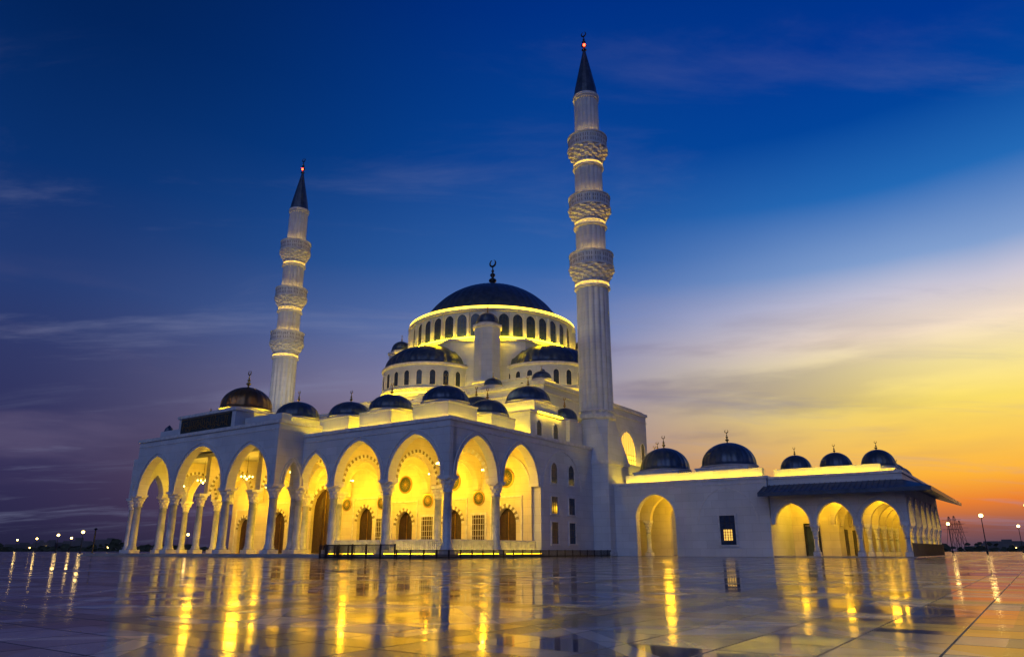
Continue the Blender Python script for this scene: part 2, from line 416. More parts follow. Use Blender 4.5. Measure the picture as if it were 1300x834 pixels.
box(L2,5,36,19.9,20.0,14.0,14.08)
box(L2,3.2,3.28,21.5,24,14.0,14.08)
box(L2,4.6,4.68,21.6,47,18.82,18.9)
box(L2,4.6,40,24.2,24.28,18.45,18.53); box(L2,7.2,7.28,26,47,18.45,18.53)
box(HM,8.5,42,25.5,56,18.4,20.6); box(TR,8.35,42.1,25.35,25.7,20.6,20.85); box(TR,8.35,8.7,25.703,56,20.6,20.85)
for t in (28,31,34,37,40,43): window('t',8.5,-1,t,.4,19.0,20.2,True,'litwin' if t%2 else 'glass')
for s in range(10,40,3): window('s',25.5,-1,s,.4,19.0,20.2,True)
for (s,t) in ((6.2,24),(13,23.6)): small_dome(s,t,1.1,18.8,19.8,.9,led=False,fin=.8)
# ---- upper dome assembly
D=(-3.2,112.4)
U=Frame(D,math.radians(46))
UB=P('dome_support','stone')
def oct_ring(p,ap,z0,z1):
    R=ap/math.cos(pi/8)
    lathe(p,D,[(R,z0),(R,z1)],8,rot=pi/8+math.radians(-46))
oct_ring(UB,12.9,18.4,29.1); oct_ring(TR,13.2,29.1,29.45)
for (u,v) in ((0,-1),(-1,0),(1,0),(0,1)):
    cs,ct=u*12.0,v*12.0
    c=U.w(cs,ct,0)
    lathe(UB,c,[(7.0,18.3),(7.0,25.1)],48)
    lathe(TR,c,[(7.05,25.1),(7.25,25.2),(7.25,25.5)],48)
    lathe(TR,c,[(7.05,21.6),(7.3,21.7),(7.3,21.9)],48)
    dome(c,6.7,25.55,3.7,'lead',36,0)
    lathe(P('hall_led_strips','led2'),c,[(7.9,20.95),(7.98,20.95),(7.98,21.05),(7.9,21.05),(7.9,20.95)],48,cap=False)
    for k in range(24):
        a=2*pi*k/24+pi/24
        fr=Frame((c[0]+7.0*math.cos(a),c[1]+7.0*math.sin(a)),0)
        fr.a=(-math.sin(a),math.cos(a)); fr.b=(math.cos(a),math.sin(a))
        window('s',0,1,0,.38,22.3,24.4,True,'glass',fr,.1)
    if v!=0: archivolt(P('tympanum_mouldings','trim'),'s',v*12.9,v,-5.2,5.2,24.0,28.75,-.3,.5,.5,U)
    else: archivolt(P('tympanum_mouldings','trim'),'t',u*12.9,u,-5.2,5.2,24.0,28.75,-.3,.5,.5,U)
for (u,v) in ((-1,-1),(1,-1),(-1,1),(1,1)):
    k=14.6/math.sqrt(2)
    c=U.w(u*k,v*k,0)
    lathe(UB,c,[(2.0,18.4),(2.0,22.4),(1.95,22.5),(1.95,30.3)],8,rot=pi/8)
    lathe(TR,c,[(2.0,30.3),(2.2,30.4),(2.2,30.75)],8,rot=pi/8)
    lathe(TR,c,[(2.0,22.3),(2.25,22.4),(2.25,22.7)],8,rot=pi/8)
    lathe(UB,c,[(1.5,30.7),(1.5,31.2)],16)
    dome(c,1.55,31.2,1.5,'lead',16,1.2)
    lathe(P('hall_led_strips','led2'),c,[(2.6,21.0),(2.7,21.0),(2.7,21.1),(2.6,21.1),(2.6,21.0)],16,cap=False)
    box(UB,u*k*.62-2.2,u*k*.62+2.2,v*k*.62-2.2,v*k*.62+2.2,18.4,29.3,U)
lathe(P('main_drum','stone'),D,[(13.0,29.3),(13.0,33.6),(13.35,33.7),(13.45,34.0),(12.7,34.15),(11.6,34.2)],96)
nW=40
for k in range(nW):
    a=2*pi*k/nW
    fr=Frame((D[0]+13.0*math.cos(a),D[1]+13.0*math.sin(a)),0)
    fr.a=(-math.sin(a),math.cos(a)); fr.b=(math.cos(a),math.sin(a))
    window('s',0.0,1,0,.74,29.9,33.3,True,'glass',fr,.08)
    a=2*pi*(k+.5)/nW
    fr=Frame((D[0]+13.0*math.cos(a),D[1]+13.0*math.sin(a)),0)
    fr.a=(-math.sin(a),math.cos(a)); fr.b=(math.cos(a),math.sin(a))
    box(P('drum_buttresses','stone'),-.15,.15,-.1,.45,29.4,33.4,fr)
lathe(P('drum_led_strip','ledd'),D,[(13.75,29.47),(13.85,29.47),(13.85,29.57),(13.75,29.57),(13.75,29.47)],64,cap=False)
lathe(P('rim_led_strip','ledr'),D,[(13.15,34.1),(13.3,34.1),(13.3,34.42),(13.15,34.42),(13.15,34.1)],64,cap=False)
prof=[]
R=12.3;zt=42.0
for i in range(25):
    h=7.6*(1-i/24)**1.6 if i<24 else 0
    prof.append((max(.05,math.sqrt(max(0,2*R*h-h*h))),zt-h))
prof=[(11.6,34.1)]+prof
lathe(P('main_dome','lead',smooth=True),D,prof,192,lambda k,i,th:1+(.014 if k%4==0 else 0))
finial(D,41.9,5.0,mat='dark')
# ================================================================ MINARETS
def minaret(c,nm):
    S=P(nm+'_shaft','stone'); T=P(nm+'_balconies','trim'); n=64
    fr=Frame(c,math.radians(35))
    q=2.5
    box(S,-q,q,-q,q,0.02,10.0,fr)
    for z in (.0,9.4): box(T,-q-.12,q+.12,-q-.12,q+.12,z+.03,z+.45,fr)
    base=[(-q,-q),(q,-q),(q,q),(-q,q)]
    vs=[fr.w(x,y,9.95) for x,y in base]
    angs=[]
    for sn in (-90,0,90,180): angs+= [sn-22.5,sn+22.5]
    vs+=[fr.w(1.98*math.cos(math.radians(a)),1.98*math.sin(math.radians(a)),14.6) for a in angs]
    fs=[]
    for i in range(4):
        v0,v1=i,(i+1)%4; o0,o1=4+2*i,5+2*i; o2=4+(2*i+2)%8
        fs+=[(v0,v1,o1,o0),(v1,o2,o1)]
    S.add(vs,fs)
    lathe(T,c,[(1.95,14.5),(2.15,14.6),(2.15,14.9),(1.95,15.05)],32)
    fl=lambda k,i,th:1+.05*(abs(math.sin(8*th))*2-1)
    secs=[(15.0,31.0,1.86,1.8),(34.0,39.0,1.72,1.7),(41.7,47.0,1.64,1.62),(50.2,56.3,1.48,1.45)]
    for (z0,z1,r0,r1) in secs:
        lathe(S,c,[(r0,z0),(r1,z1)],n,fl)
        for zz in (z0+.35,z1-.3):
            rr=r0
            lathe(T,c,[(rr*1.0,zz),(rr*1.1,zz+.05),(rr*1.1,zz+.18),(rr,zz+.22)],32)
    for bi,(z0,z1,r,rb) in enumerate(((31.0,34.6,1.8,2.6),(38.9,42.2,1.7,2.5),(47.0,50.6,1.6,2.42))):
        H=z1-z0; lev=6
        prof=[]
        for i in range(lev):
            f=i/(lev-1); rr=r+(rb-r)*f**.8
            prof+= [(rr,z0+H*.5*i/lev),(rr+.05,z0+H*.5*(i+.75)/lev)]
        lathe(T,c,prof,48,lambda k,i,th:1+.06*(1 if ((k//2)+(i//2))%2 else -1))
        zf=z0+H*.5
        lathe(T,c,[(rb,zf-.02),(rb+.12,zf),(rb+.12,zf+.16),(rb,zf+.18),(rb-.02,z1-.18),(rb+.1,z1-.16),(rb+.1,z1),(rb-.22,z1),(rb-.22,zf+.2),(1.5,zf+.2)],32)
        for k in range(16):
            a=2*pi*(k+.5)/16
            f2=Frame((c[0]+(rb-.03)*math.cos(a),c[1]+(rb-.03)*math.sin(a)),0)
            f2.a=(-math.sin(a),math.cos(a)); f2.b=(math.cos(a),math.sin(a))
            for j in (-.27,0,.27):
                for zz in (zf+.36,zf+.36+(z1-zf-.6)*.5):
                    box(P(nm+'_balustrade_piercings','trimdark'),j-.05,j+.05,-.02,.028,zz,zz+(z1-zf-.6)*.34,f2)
        lathe(T,c,[(r*1.02,z0-.9),(r+.34,z0-.8),(r+.34,z0-.62),(r+.28,z0-.62),(r+.28,z0-.72),(r,z0-.72)],32)
        lathe(P(nm+'_cove_led','ledm'),c,[(r+.18,z0-.715),(r+.24,z0-.715),(r+.24,z0-.67),(r+.18,z0-.67),(r+.18,z0-.715)],24,cap=False)
        lathe(P(nm+'_balcony_led','ledm'),c,[(rb-.45,z1-.25),(rb-.37,z1-.25),(rb-.37,z1-.18),(rb-.45,z1-.18),(rb-.45,z1-.25)],24,cap=False)
    lathe(T,c,[(1.45,56.2),(1.68,56.35),(1.68,56.7),(1.55,56.75)],32)
    lathe(P(nm+'_spire','lead'),c,[(1.56,56.7),(1.38,58.0),(.12,64.2)],16)
    finial(c,64.0,2.9,mat='dark')
    lathe(P(nm+'_beacon','red',smooth=True),(c[0]-.0,c[1]-.3),[(.03,64.45),(.17,64.55),(.17,64.75),(.03,64.85)],8)
c1=F.w(0.1,25.9,0)[:2]; c2=F.w(56.9,26.1,0)[:2]
minaret(c1,'near_minaret'); minaret(c2,'far_minaret')
# ================================================================ SIDE WING
SW=P('side_wing_walls','stone')
sm=[(-18.4,.02),(-9.1,.02)]+arch_samples(-9.1,-4.8,3.7,6.1,18)+[(-4.8,.02),(-2.2,.02)]
strip(SW,'s',25.0,.8,sm,7.1)
archivolt(TR,'s',24.6,-1,-9.1,-4.8,3.7,6.1,0,.14,.05)
archivolt(TR,'s',24.6,-1,-17.2,-11.6,3.3,6.35,0,.1,.05)
box(TR,-18.55,-2.3,24.45,25.4,7.1,7.35); box(TR,-18.5,-2.3,24.53,24.599,6.7,6.78)
window('s',24.6,-1,-14.35,.75,1.1,3.8)
box(P('window_panes_litwin','litwin'),-14.75,-13.95,24.50,24.565,1.5,2.5)
for u in (-14.6,-14.35,-14.1): box(P('window_bars','dark'),u-.03,u+.03,24.48,24.499,1.4,2.6)
for z in (1.75,2.0,2.25): box(P('window_bars','dark'),-14.8,-13.9,24.46,24.479,z-.02,z+.02)
WI=P('side_wing_interior','litstone')
strip(WI,'s',33.5,.6,[(-18.4,.02),(-9.1,.02)]+arch_samples(-9.1,-4.8,3.7,6.0,18)+[(-4.8,.02),(2,.02)],7.0)
strip(WI,'s',29.2,.6,[(-10.7,3.7)]+arch_samples(-9.5,-4.4,3.7,6.2,18)+[(-2.6,3.7)],6.6)
column(-9.9,29.2,.03,3.7,.24); column(-4.0,29.2,.03,3.7,.24)
box(P('side_wing_roof','stone'),-18.3,-2.3,25.41,33.2,6.6,7.05)
strip(SW,'t',-18,.8,[(25.41,.02),(33.2,.02)],7.09)
strip(WI,'t',-11,.5,[(25.41,.02),(33.2,.02)],6.6)
box(P('side_wing_floor','floor'),-10.7,-2.5,25.41,33.2,.005,.03)
box(P('roof_upstands','stone'),-17.6,-3.0,26.3,27.0,7.05,8.3); box(P('roof_led_strips','led'),-17.6,-3.0,25.75,25.82,7.1,7.18)
small_dome(-13.2,30.0,2.7,7.05,9.0,2.4,fin=1.5,led=False)
small_dome(-6.0,30.0,2.6,7.05,9.0,2.4,fin=1.5,led=False)
small_dome(-2.6,36,2.0,7.05,9.6,2.2,fin=1.4)
small_dome(0.0,41,2.0,7.05,9.9,2.2,fin=1.4,led=False)
box(SW,-4.2,1.19,33.9,47,.1,7.0)
CB=P('colonnade_walls','stone')
CI=P('colonnade_inner_arches','litstone')
e0,e1=-29.5,-18.45
bs=[(e0+.0+3.68*i,e0+3.68*(i+1)) for i in range(3)]
arcade(CB,'s',25.2,.6,bs,2.9,7.0,.32,-1,4.75,ends=(True,False))
tb=[(25.2+4.0*i,25.2+4.0*(i+1)) for i in range(6)]
arcade(CB,'t',e0,.6,tb,2.9,6.997,.322,-1,4.75,ends=(False,True))
for i in range(3): column(bs[i][0],25.2,.1,2.9,.2)
for i in range(1,7): column(e0,25.2+4*i,.1,2.9,.2)
box(P('colonnade_roof','stone'),e0+.31,e1,25.51,32.5,6.2,6.7)
box(P('colonnade_roof','stone'),e0+.31,e0+7,32.51,49,6.2,6.7)
for t in (29.2,33.2,37.2,41.2,45.2): 
    arcade(CI,'s',t,.5,[(e0+.31,e0+3.6),(e0+3.6,e0+6.74)],2.9,6.19,.3,None,4.7,ends=(False,False))
    column(e0+3.6,t,.1,2.9,.17)
strip(CI,'s',49.2,.5,[(e0,.02),(e0+7,.02)],6.9)
strip(CI,'s',32.4,.5,[(-22.4,.02),(-20.9,.02),(-20.9,2.9),(-19.6,2.9),(-19.6,.02),(-18.4,.02)],6.19)
strip(CI,'t',e0+7,.5,[(32.0,.02),(48.9,.02)],6.19)
box(P('colonnade_door_frame','dark'),-21.0,-20.85,32.0,32.14,.02,3.0);box(P('colonnade_door_frame','dark'),-19.65,-19.5,32.0,32.14,.02,3.0);box(P('colonnade_door_frame','dark'),-21.0,-19.5,32.0,32.14,3.0,3.15)
box(P('colonnade_door_glass','glass'),-20.9,-19.6,32.35,32.4,.02,2.9)
for t in (35.2,39.2,43.2): 
    box(P('colonnade_door_frame','dark'),e0+6.70,e0+6.745,t-.7,t+.7,.1,2.6)
box(TR,e0-.45,e1,24.78,25.55,7.0,7.22); box(TR,e0-.45,e0+.35,25.553,49.4,7.0,7.22)
box(P('roof_upstands','stone'),e0+1.5,e1-.2,26.5,27.0,6.7,8.05); box(P('roof_led_strips','led'),e0+1.5,e1-.2,25.9,25.97,6.9,6.98)
box(P('roof_upstands','stone'),e0+1.5,e0+2.0,27.003,49,6.7,8.05); box(P('roof_led_strips','led'),e0+.85,e0+.92,26,49,6.9,6.98)
box(P('colonnade_floor','floor'),e0-.6,e1,24.6,49.5,.005,.1)
E=P('canopy_eaves','lead')
def eave(pts_in,pts_out,zi,zo,th=.16):
    for i in range(len(pts_in)-1):
        A,B_,C,D_=pts_in[i],pts_in[i+1],pts_out[i+1],pts_out[i]
        vs=[F.w(*A,zi),F.w(*B_,zi),F.w(*C,zo),F.w(*D_,zo),F.w(*A,zi-th),F.w(*B_,zi-th),F.w(*C,zo-th),F.w(*D_,zo-th)]
        E.add(vs,[(0,1,2,3),(4,5,6,7),(0,1,5,4),(2,3,7,6),(1,2,6,5),(0,3,7,4)])
eave([(e1+.4,24.9),(e0-.3,24.9),(e0-.3,49.3)],[(e1+.4,22.6),(e0-2.6,22.6),(e0-2.6,51)],6.45,5.65,.34)
for i in range(26):
    s=e1+.3-i*.45
    if s>e0-.3: 
        vs=[F.w(s-.03,24.89,6.5),F.w(s+.03,24.89,6.5),F.w(s+.03,22.62,5.71),F.w(s-.03,22.62,5.71),F.w(s-.03,24.89,6.4),F.w(s+.03,24.89,6.4),F.w(s+.03,22.62,5.61),F.w(s-.03,22.62,5.61)]
        E.add(vs,[(0,1,2,3),(0,1,5,4),(1,2,6,5),(2,3,7,6),(3,0,4,7)])
for i in range(9):
    s=e1-.6-i*1.25
    E.add([F.w(s-.05,24.88,5.8),F.w(s+.05,24.88,5.8),F.w(s+.05,22.9,5.4),F.w(s-.05,22.9,5.4),F.w(s-.05,24.88,6.1),F.w(s+.05,24.88,6.1)],[(0,1,2,3),(0,3,4),(1,2,5),(0,1,5,4)])
for i in range(60):
    t=25.0+i*.42
    if t<49.3: box(P('flank_screen_slats','dark'),e0-.35,e0-.31,t,t+.05,.1,1.2)
for k in range(3): small_dome(e0+1.9+3.67*k,28.6,1.42,6.7,7.95,1.5,fin=.9,led=False)
for k in range(4): small_dome(e0+2.6,32.9+4.2*k,1.42,6.7,7.95,1.5,fin=.9,led=False)
for s in (-27.6,-24,-20.2): plight(F.w(s,27.4,4.9),230,WARM,.4)
plight(F.w(-20.4,30.6,4.9),230,WARM,.4); plight(F.w(-25,31,4.9),230,WARM,.4)
for t in (35.2,39.2,43.2,47.2): plight(F.w(e0+2,t,4.9),280,WARM,.4)
plight(F.w(-7,27.0,5.2),330,WARM,.4)
plight(F.w(-7,31.3,5.0),480,WARM,.4)
for s in (3.4,10.1,16.8): 
    lantern(s,3.4,7.8,640); lantern(s,10,7.8,1000)
for s in (22.8,29.9,37.9,44.7): lantern(s,10,7.8,950)
for s in (21.8,29.9,37.9): lantern(s,2.2,8.0,720)
lantern(44.7,3.4,7.8,620)
BA=P('marble_balustrade','trim')
def balus(axis,fixed,u0,u1,z0=.3,z1=1.45):
    def bx(a,b,o0,o1,za,zb):
        if axis=='s': box(BA,a,b,fixed+o0,fixed+o1,za,zb)
        else: box(BA,fixed+o0,fixed+o1,a,b,za,zb)
    bx(u0,u1,-.1,.1,z0,z0+.18); bx(u0,u1,-.1,.1,z1-.14,z1)
    n=int((u1-u0)/.22)
    for i in range(n+1):
        u=u0+(u1-u0)*i/n
        w=.09 if i%6==0 else .06
        bx(u-w,u+w,-.06 if w<.07 else -.09,.06 if w<.07 else .09,z0+.18,z1-.14)
    bx(u0,u1,-.03,.03,(z0+z1)/2-.05,(z0+z1)/2+.05)
balus('s',-.05,.6,6.15); balus('s',-.05,7.35,12.9)
balus('t',-.05,.6,6.0); balus('t',-.05,7.2,12.7)
for (a,b_,c_,d_) in ((.6,6.15,-.78,-.72),(7.35,12.9,-.78,-.72)): box(P('step_led_strips','led2'),a,b_,c_,d_,.302,.33)
for (a,b_) in ((.6,6.0),(7.2,12.7)): box(P('step_led_strips','led2'),-.78,-.72,a,b_,.302,.33)
for s in (3.4,10.1): plight(F.w(s,1.6,1.0),60,(1,.6,.08),.3)
for t in (3.4,10.0): plight(F.w(1.6,t,1.0),60,(1,.6,.08),.3)
W=(1,.82,.5)
spot(F.w(5,12,14),(c1[0],c1[1],36),2200,W,60)
spot(F.w(44,16,15),(c2[0],c2[1],34),6000,W,60)
spot(F.w(12,15,15),(D[0],D[1],25),900,(1,.62,.12),80)
spot(F.w(20,15,15),(D[0]-8,D[1],24),900,(1,.62,.12),80)
spot(F.w(-2,30,12),F.w(4,38,13),1100,(1,.58,.02),100)
spot(F.w(-1,24,11.5),F.w(4,28,14),800,(1,.58,.02),110)

# ================================================================ metal fence in front
def fence(par,axis,fixed,u0,u1,h=1.0):
    R=P('rails','dark',par); B=P('bars','dark',par)
    def bx(p,a,b,o,za,zb):
        if axis=='s': box(p,a,b,fixed-o,fixed+o,za,zb)
        else: box(p,fixed-o,fixed+o,a,b,za,zb)
    bx(R,u0,u1,.03,h-.06,h); bx(R,u0,u1,.025,.08,.14)
    n=int((u1-u0)/.1)
    for i in range(n+1):
        u=u0+(u1-u0)*i/n
        w=.035 if i%14==0 else .014
        bx(B,u-w,u+w,w,.01,h-.06 if w<.02 else h+.03)
fence('metal_fence','s',-8.2,-2.3,5.4); fence('metal_fence','t',-2.35,-8.1,23.5,.62)
fence('metal_fence','t',5.45,-8.1,-4.6)
# ================================================================ street lamps
def street_lamp(name,x,y,h,heads=1,power=50,col=(1,.62,.2)):
    c=(x,y)
    lathe(P('pole','dark',name),c,[(.16,0),(.16,.5),(.09,.6),(.06,h-.5),(.09,h-.45)],10)
    lathe(P('collar','dark',name),c,[(.05,h-.46),(.22,h-.36),(.24,h-.3)],12)
    lathe(P('lamp_globe','lamp',name,True),c,[(.1,h-.3),(.27,h-.18),(.32,h),(.24,h+.2),(.08,h+.3)],14)
    lathe(P('cap','dark',name),c,[(.26,h+.26),(.05,h+.4),(.01,h+.55)],10)
    plight((x,y-.6,h),power,col,.3,'lamp_light',name)
lampspec=[(65,94,6.0),(79,126,6.2),(93,160,6),(118,175,6),(-98,172,4.6),(-118,196,4.4),(-86,200,4.6),(-146,250,4.5),(-190,290,4.4),(-170,270,4.6),(-205,300,4.6)]
for i,(x,y,h) in enumerate(lampspec):
    street_lamp('street_lamp' if i==0 else 'street_lamp.%03d'%i,x,y,h)
lathe(P('post','dark','flag_pole'),(-62,112),[(.2,0),(.12,.5),(.1,3.4),(.02,3.5)],10)
lathe(P('knob','dark','flag_pole'),(-62,112),[(.05,3.45),(.28,3.6),(.05,3.8)],10)
def pylon(name,x,y,h):
    p=P('lattice','dark',name)
    def bar(a,b,w=.35):
        a=Vector(a);b=Vector(b);d=(b-a).normalized(); u=d.orthogonal().normalized()*w; v=d.cross(u)
        vs=[tuple(q+k) for q in (a,b) for k in (u,v,-u,-v)]
        p.add(vs,[(0,1,5,4),(1,2,6,5),(2,3,7,6),(3,0,4,7)])
    lv=[0,.3,.55,.75,.9,1]
    wd=[6,4,2.6,1.8,1.4,.4]
    for i in range(5):
        for sx,sy in ((1,1),(1,-1),(-1,-1),(-1,1)):
            bar((x+sx*wd[i],y+sy*wd[i],h*lv[i]),(x+sx*wd[i+1],y+sy*wd[i+1],h*lv[i+1]),.22)
        bar((x-wd[i],y-wd[i],h*lv[i]),(x+wd[i+1],y-wd[i+1],h*lv[i+1]),.15); bar((x+wd[i],y-wd[i],h*lv[i]),(x-wd[i+1],y-wd[i+1],h*lv[i+1]),.15)
    for z,w in ((.62,10),(.76,12),(.9,9)): bar((x-w,y,h*z),(x+w,y,h*z),.2)
for i,(x,y,h) in enumerate(((560,960,42),(596,1010,45),(650,1090,42))):
    pylon('electricity_pylon' if i==0 else 'electricity_pylon.%03d'%i,x,y,h)
tp=P('foliage','tree','distant_trees')
MAT['tree']=noise_mat('dark_foliage',(.02,.03,.02),(.05,.06,.04),.5,.8,.5)
for i in range(1500):
    ang=math.radians(random.uniform(-48,50)); d=random.uniform(420,560)
    x=math.sin(ang)*d;y=math.cos(ang)*d
    cl=.5+.5*math.sin(ang*37)+.3*math.sin(ang*91+1)
    z=random.random()**1.5*(1.5+3.0*max(0,cl)); w=random.uniform(1.2,3)
    vs=[]
    for q in range(6):
        aa=q*pi/3; vs.append((x+w*math.cos(aa)*random.uniform(.6,1.2),y+random.uniform(-1,1),max(0,z+w*.55*math.sin(aa)*random.uniform(.6,1.1))))
    tp.add(vs,[tuple(range(6))])
bp_=P('blocks','farb','distant_buildings')
MAT['farb']=noise_mat('distant_building_walls',(.08,.08,.09),(.16,.15,.16),.05,.8,0)
for i in range(46):
    ang=math.radians(random.choice([random.uniform(-46,-27),random.uniform(26,48)])); d=random.uniform(700,1000)
    fr=Frame((math.sin(ang)*d,math.cos(ang)*d),ang)
    w=random.uniform(8,35);h=random.uniform(4,11)
    box(bp_,-w/2,w/2,0,12,0,h,fr); 
    box(P('roof_structures','farb','distant_buildings'),-w*.2,w*.1,3,7,h,h+random.uniform(1,3),fr)
    for k in range(2):
        if random.random()<.5:
            u=random.uniform(-w/2,w/2)
            box(P('lit_windows','lamp','distant_buildings'),u,u+1.0,-.4,-.05,h*.4,h*.4+1.0,fr)

empties={}
def getpar(n):
    if n not in empties:
        e=bpy.data.objects.new(n,None); scene.collection.objects.link(e); empties[n]=e
    return empties[n]
for (par,name,mat),p in PARTS.items():
    if not p.f: continue
    me=bpy.data.meshes.new(name); me.from_pydata(p.v,[],p.f); me.update()
    bm=bmesh.new(); bm.from_mesh(me); bmesh.ops.recalc_face_normals(bm,faces=bm.faces[:]); bm.to_mesh(me); bm.free()
    if p.smooth:
        for f in me.polygons: f.use_smooth=True
    me.materials.append(MAT[mat])
    o=bpy.data.objects.new(name,me); scene.collection.objects.link(o); o.parent=getpar(par)
for o,par in LIGHTS: o.parent=getpar(par)

# ---------------------------------------------------------------- ground
def sheet(name,x0,x1,y0,y1,z,mat):
    me=bpy.data.meshes.new(name); me.from_pydata([(x0,y0,z),(x1,y0,z),(x1,y1,z),(x0,y1,z)],[],[(0,1,2,3)])
    me.materials.append(mat); o=bpy.data.objects.new(name,me); scene.collection.objects.link(o); return o
sheet('ground',-4000,4000,-600,6000,-.06,noise_mat('desert_ground',(.09,.08,.075),(.16,.14,.12),.02,.7,.1))
m,nt,b=newmat('polished_marble_paving')
geo=N(nt,'ShaderNodeNewGeometry'); mp=N(nt,'ShaderNodeMapping'); mp.inputs['Rotation'].default_value=(0,0,math.radians(35))
nt.links.new(geo.outputs['Position'],mp.inputs['Vector'])
sx=N(nt,'ShaderNodeSeparateXYZ'); nt.links.new(mp.outputs[0],sx.inputs[0])
T_=.6
ux=M(nt,'DIVIDE',sx.outputs['X'],T_); uy=M(nt,'DIVIDE',sx.outputs['Y'],T_)
fx=M(nt,'FLOOR',ux); fy=M(nt,'FLOOR',uy)
cb=N(nt,'ShaderNodeCombineXYZ'); nt.links.new(fx,cb.inputs[0]); nt.links.new(fy,cb.inputs[1])
wn=N(nt,'ShaderNodeTexWhiteNoise'); wn.noise_dimensions='2D'; nt.links.new(cb.outputs[0],wn.inputs['Vector'])
gx=M(nt,'ABSOLUTE',M(nt,'SUBTRACT',M(nt,'FRACT',ux),.5)); gy=M(nt,'ABSOLUTE',M(nt,'SUBTRACT',M(nt,'FRACT',uy),.5))
joint=M(nt,'GREATER_THAN',M(nt,'MAXIMUM',gx,gy),.486)
bx_=M(nt,'DIVIDE',ux,6); by_=M(nt,'DIVIDE',uy,6)
hx=M(nt,'ABSOLUTE',M(nt,'SUBTRACT',M(nt,'FRACT',bx_),.5)); hy=M(nt,'ABSOLUTE',M(nt,'SUBTRACT',M(nt,'FRACT',by_),.5))
bands=M(nt,'GREATER_THAN',M(nt,'MAXIMUM',hx,hy),.4167)
dsum=M(nt,'ADD',hx,hy)
dline=M(nt,'LESS_THAN',M(nt,'ABSOLUTE',M(nt,'SUBTRACT',dsum,.38)),.035)
dcore=M(nt,'LESS_THAN',dsum,.16)
no=N(nt,'ShaderNodeTexNoise'); no.inputs['Scale'].default_value=1.1; no.inputs['Detail'].default_value=9; no.inputs['Distortion'].default_value=1.4
nt.links.new(mp.outputs[0],no.inputs['Vector'])
cr=N(nt,'ShaderNodeValToRGB'); cr.color_ramp.elements[0].position=.3; cr.color_ramp.elements[1].position=.7
cr.color_ramp.elements[0].color=(.05,.07,.13,1); cr.color_ramp.elements[1].color=(.36,.40,.52,1)
nt.links.new(M(nt,'ADD',M(nt,'MULTIPLY',no.outputs['Fac'],.6),M(nt,'MULTIPLY',wn.outputs['Value'],.4)),cr.inputs['Fac'])
def mixc(f,a,c):
    n=N(nt,'ShaderNodeMixRGB'); nt.links.new(f,n.inputs[0]); nt.links.new(a,n.inputs[1]); n.inputs[2].default_value=(*c,1); return n.outputs[0]
col=mixc(M(nt,'MULTIPLY',bands,.9),cr.outputs[0],(.025,.022,.03))
col=mixc(M(nt,'MULTIPLY',dline,.85),col,(.75,.70,.66))
col=mixc(M(nt,'MULTIPLY',dcore,.7),col,(.09,.05,.04))
col=mixc(joint,col,(.02,.02,.025))
nt.links.new(col,b.inputs['Base Color'])
n2=N(nt,'ShaderNodeTexNoise'); n2.inputs['Scale'].default_value=.35; n2.inputs['Detail'].default_value=6
nt.links.new(mp.outputs[0],n2.inputs['Vector'])
rough=M(nt,'ADD',M(nt,'MULTIPLY',M(nt,'POWER',n2.outputs['Fac'],3.0),.5),M(nt,'ADD',M(nt,'MULTIPLY',M(nt,'POWER',wn.outputs['Value'],3.0),.12),M(nt,'ADD',M(nt,'MULTIPLY',joint,.4),M(nt,'MULTIPLY',bands,.06))))
nt.links.new(M(nt,'ADD',rough,.015),b.inputs['Roughness'])
sc=N(nt,'ShaderNodeVectorMath',operation='SUBTRACT'); nt.links.new(wn.outputs['Color'],sc.inputs[0]); sc.inputs[1].default_value=(.5,.5,.5)
s2=N(nt,'ShaderNodeVectorMath',operation='MULTIPLY'); nt.links.new(sc.outputs[0],s2.inputs[0]); s2.inputs[1].default_value=(.006,.006,0)
ad=N(nt,'ShaderNodeVectorMath',operation='ADD'); nt.links.new(s2.outputs[0],ad.inputs[0])
bpn=N(nt,'ShaderNodeBump'); bpn.inputs['Strength'].default_value=.010; bpn.inputs['Distance'].default_value=.02
n3=N(nt,'ShaderNodeTexNoise'); n3.inputs['Scale'].default_value=1.3; n3.inputs['Detail'].default_value=2
nt.links.new(mp.outputs[0],n3.inputs['Vector']); nt.links.new(n3.outputs['Fac'],bpn.inputs['Height'])
nt.links.new(bpn.outputs[0],ad.inputs[1])
nm=N(nt,'ShaderNodeVectorMath',operation='NORMALIZE'); nt.links.new(ad.outputs[0],nm.inputs[0]); nt.links.new(nm.outputs[0],b.inputs['Normal'])
b.inputs['IOR'].default_value=1.36
sheet('marble_plaza',-260,260,-60,330,0,m)

# ---------------------------------------------------------------- sky
world=bpy.data.worlds.new('World'); scene.world=world; world.use_nodes=True
nt=world.node_tree; bg=nt.nodes['Background']
tc=N(nt,'ShaderNodeTexCoord'); nrm=N(nt,'ShaderNodeVectorMath',operation='NORMALIZE'); nt.links.new(tc.outputs['Generated'],nrm.inputs[0])
sx=N(nt,'ShaderNodeSeparateXYZ'); nt.links.new(nrm.outputs[0],sx.inputs[0])
el=M(nt,'MULTIPLY',M(nt,'ARCSINE',sx.outputs['Z']),180/pi)
wv=N(nt,'ShaderNodeTexNoise'); wv.inputs['Scale'].default_value=2.2; wv.inputs['Detail'].default_value=3; nt.links.new(nrm.outputs[0],wv.inputs['Vector'])
elw=M(nt,'ADD',el,M(nt,'MULTIPLY',M(nt,'SUBTRACT',wv.outputs['Fac'],.5),2.5))
t=M(nt,'DIVIDE',elw,60,clamp=True)
d=M(nt,'ABSOLUTE',M(nt,'SUBTRACT',M(nt,'ARCTAN2',sx.outputs['X'],sx.outputs['Y']),.75))
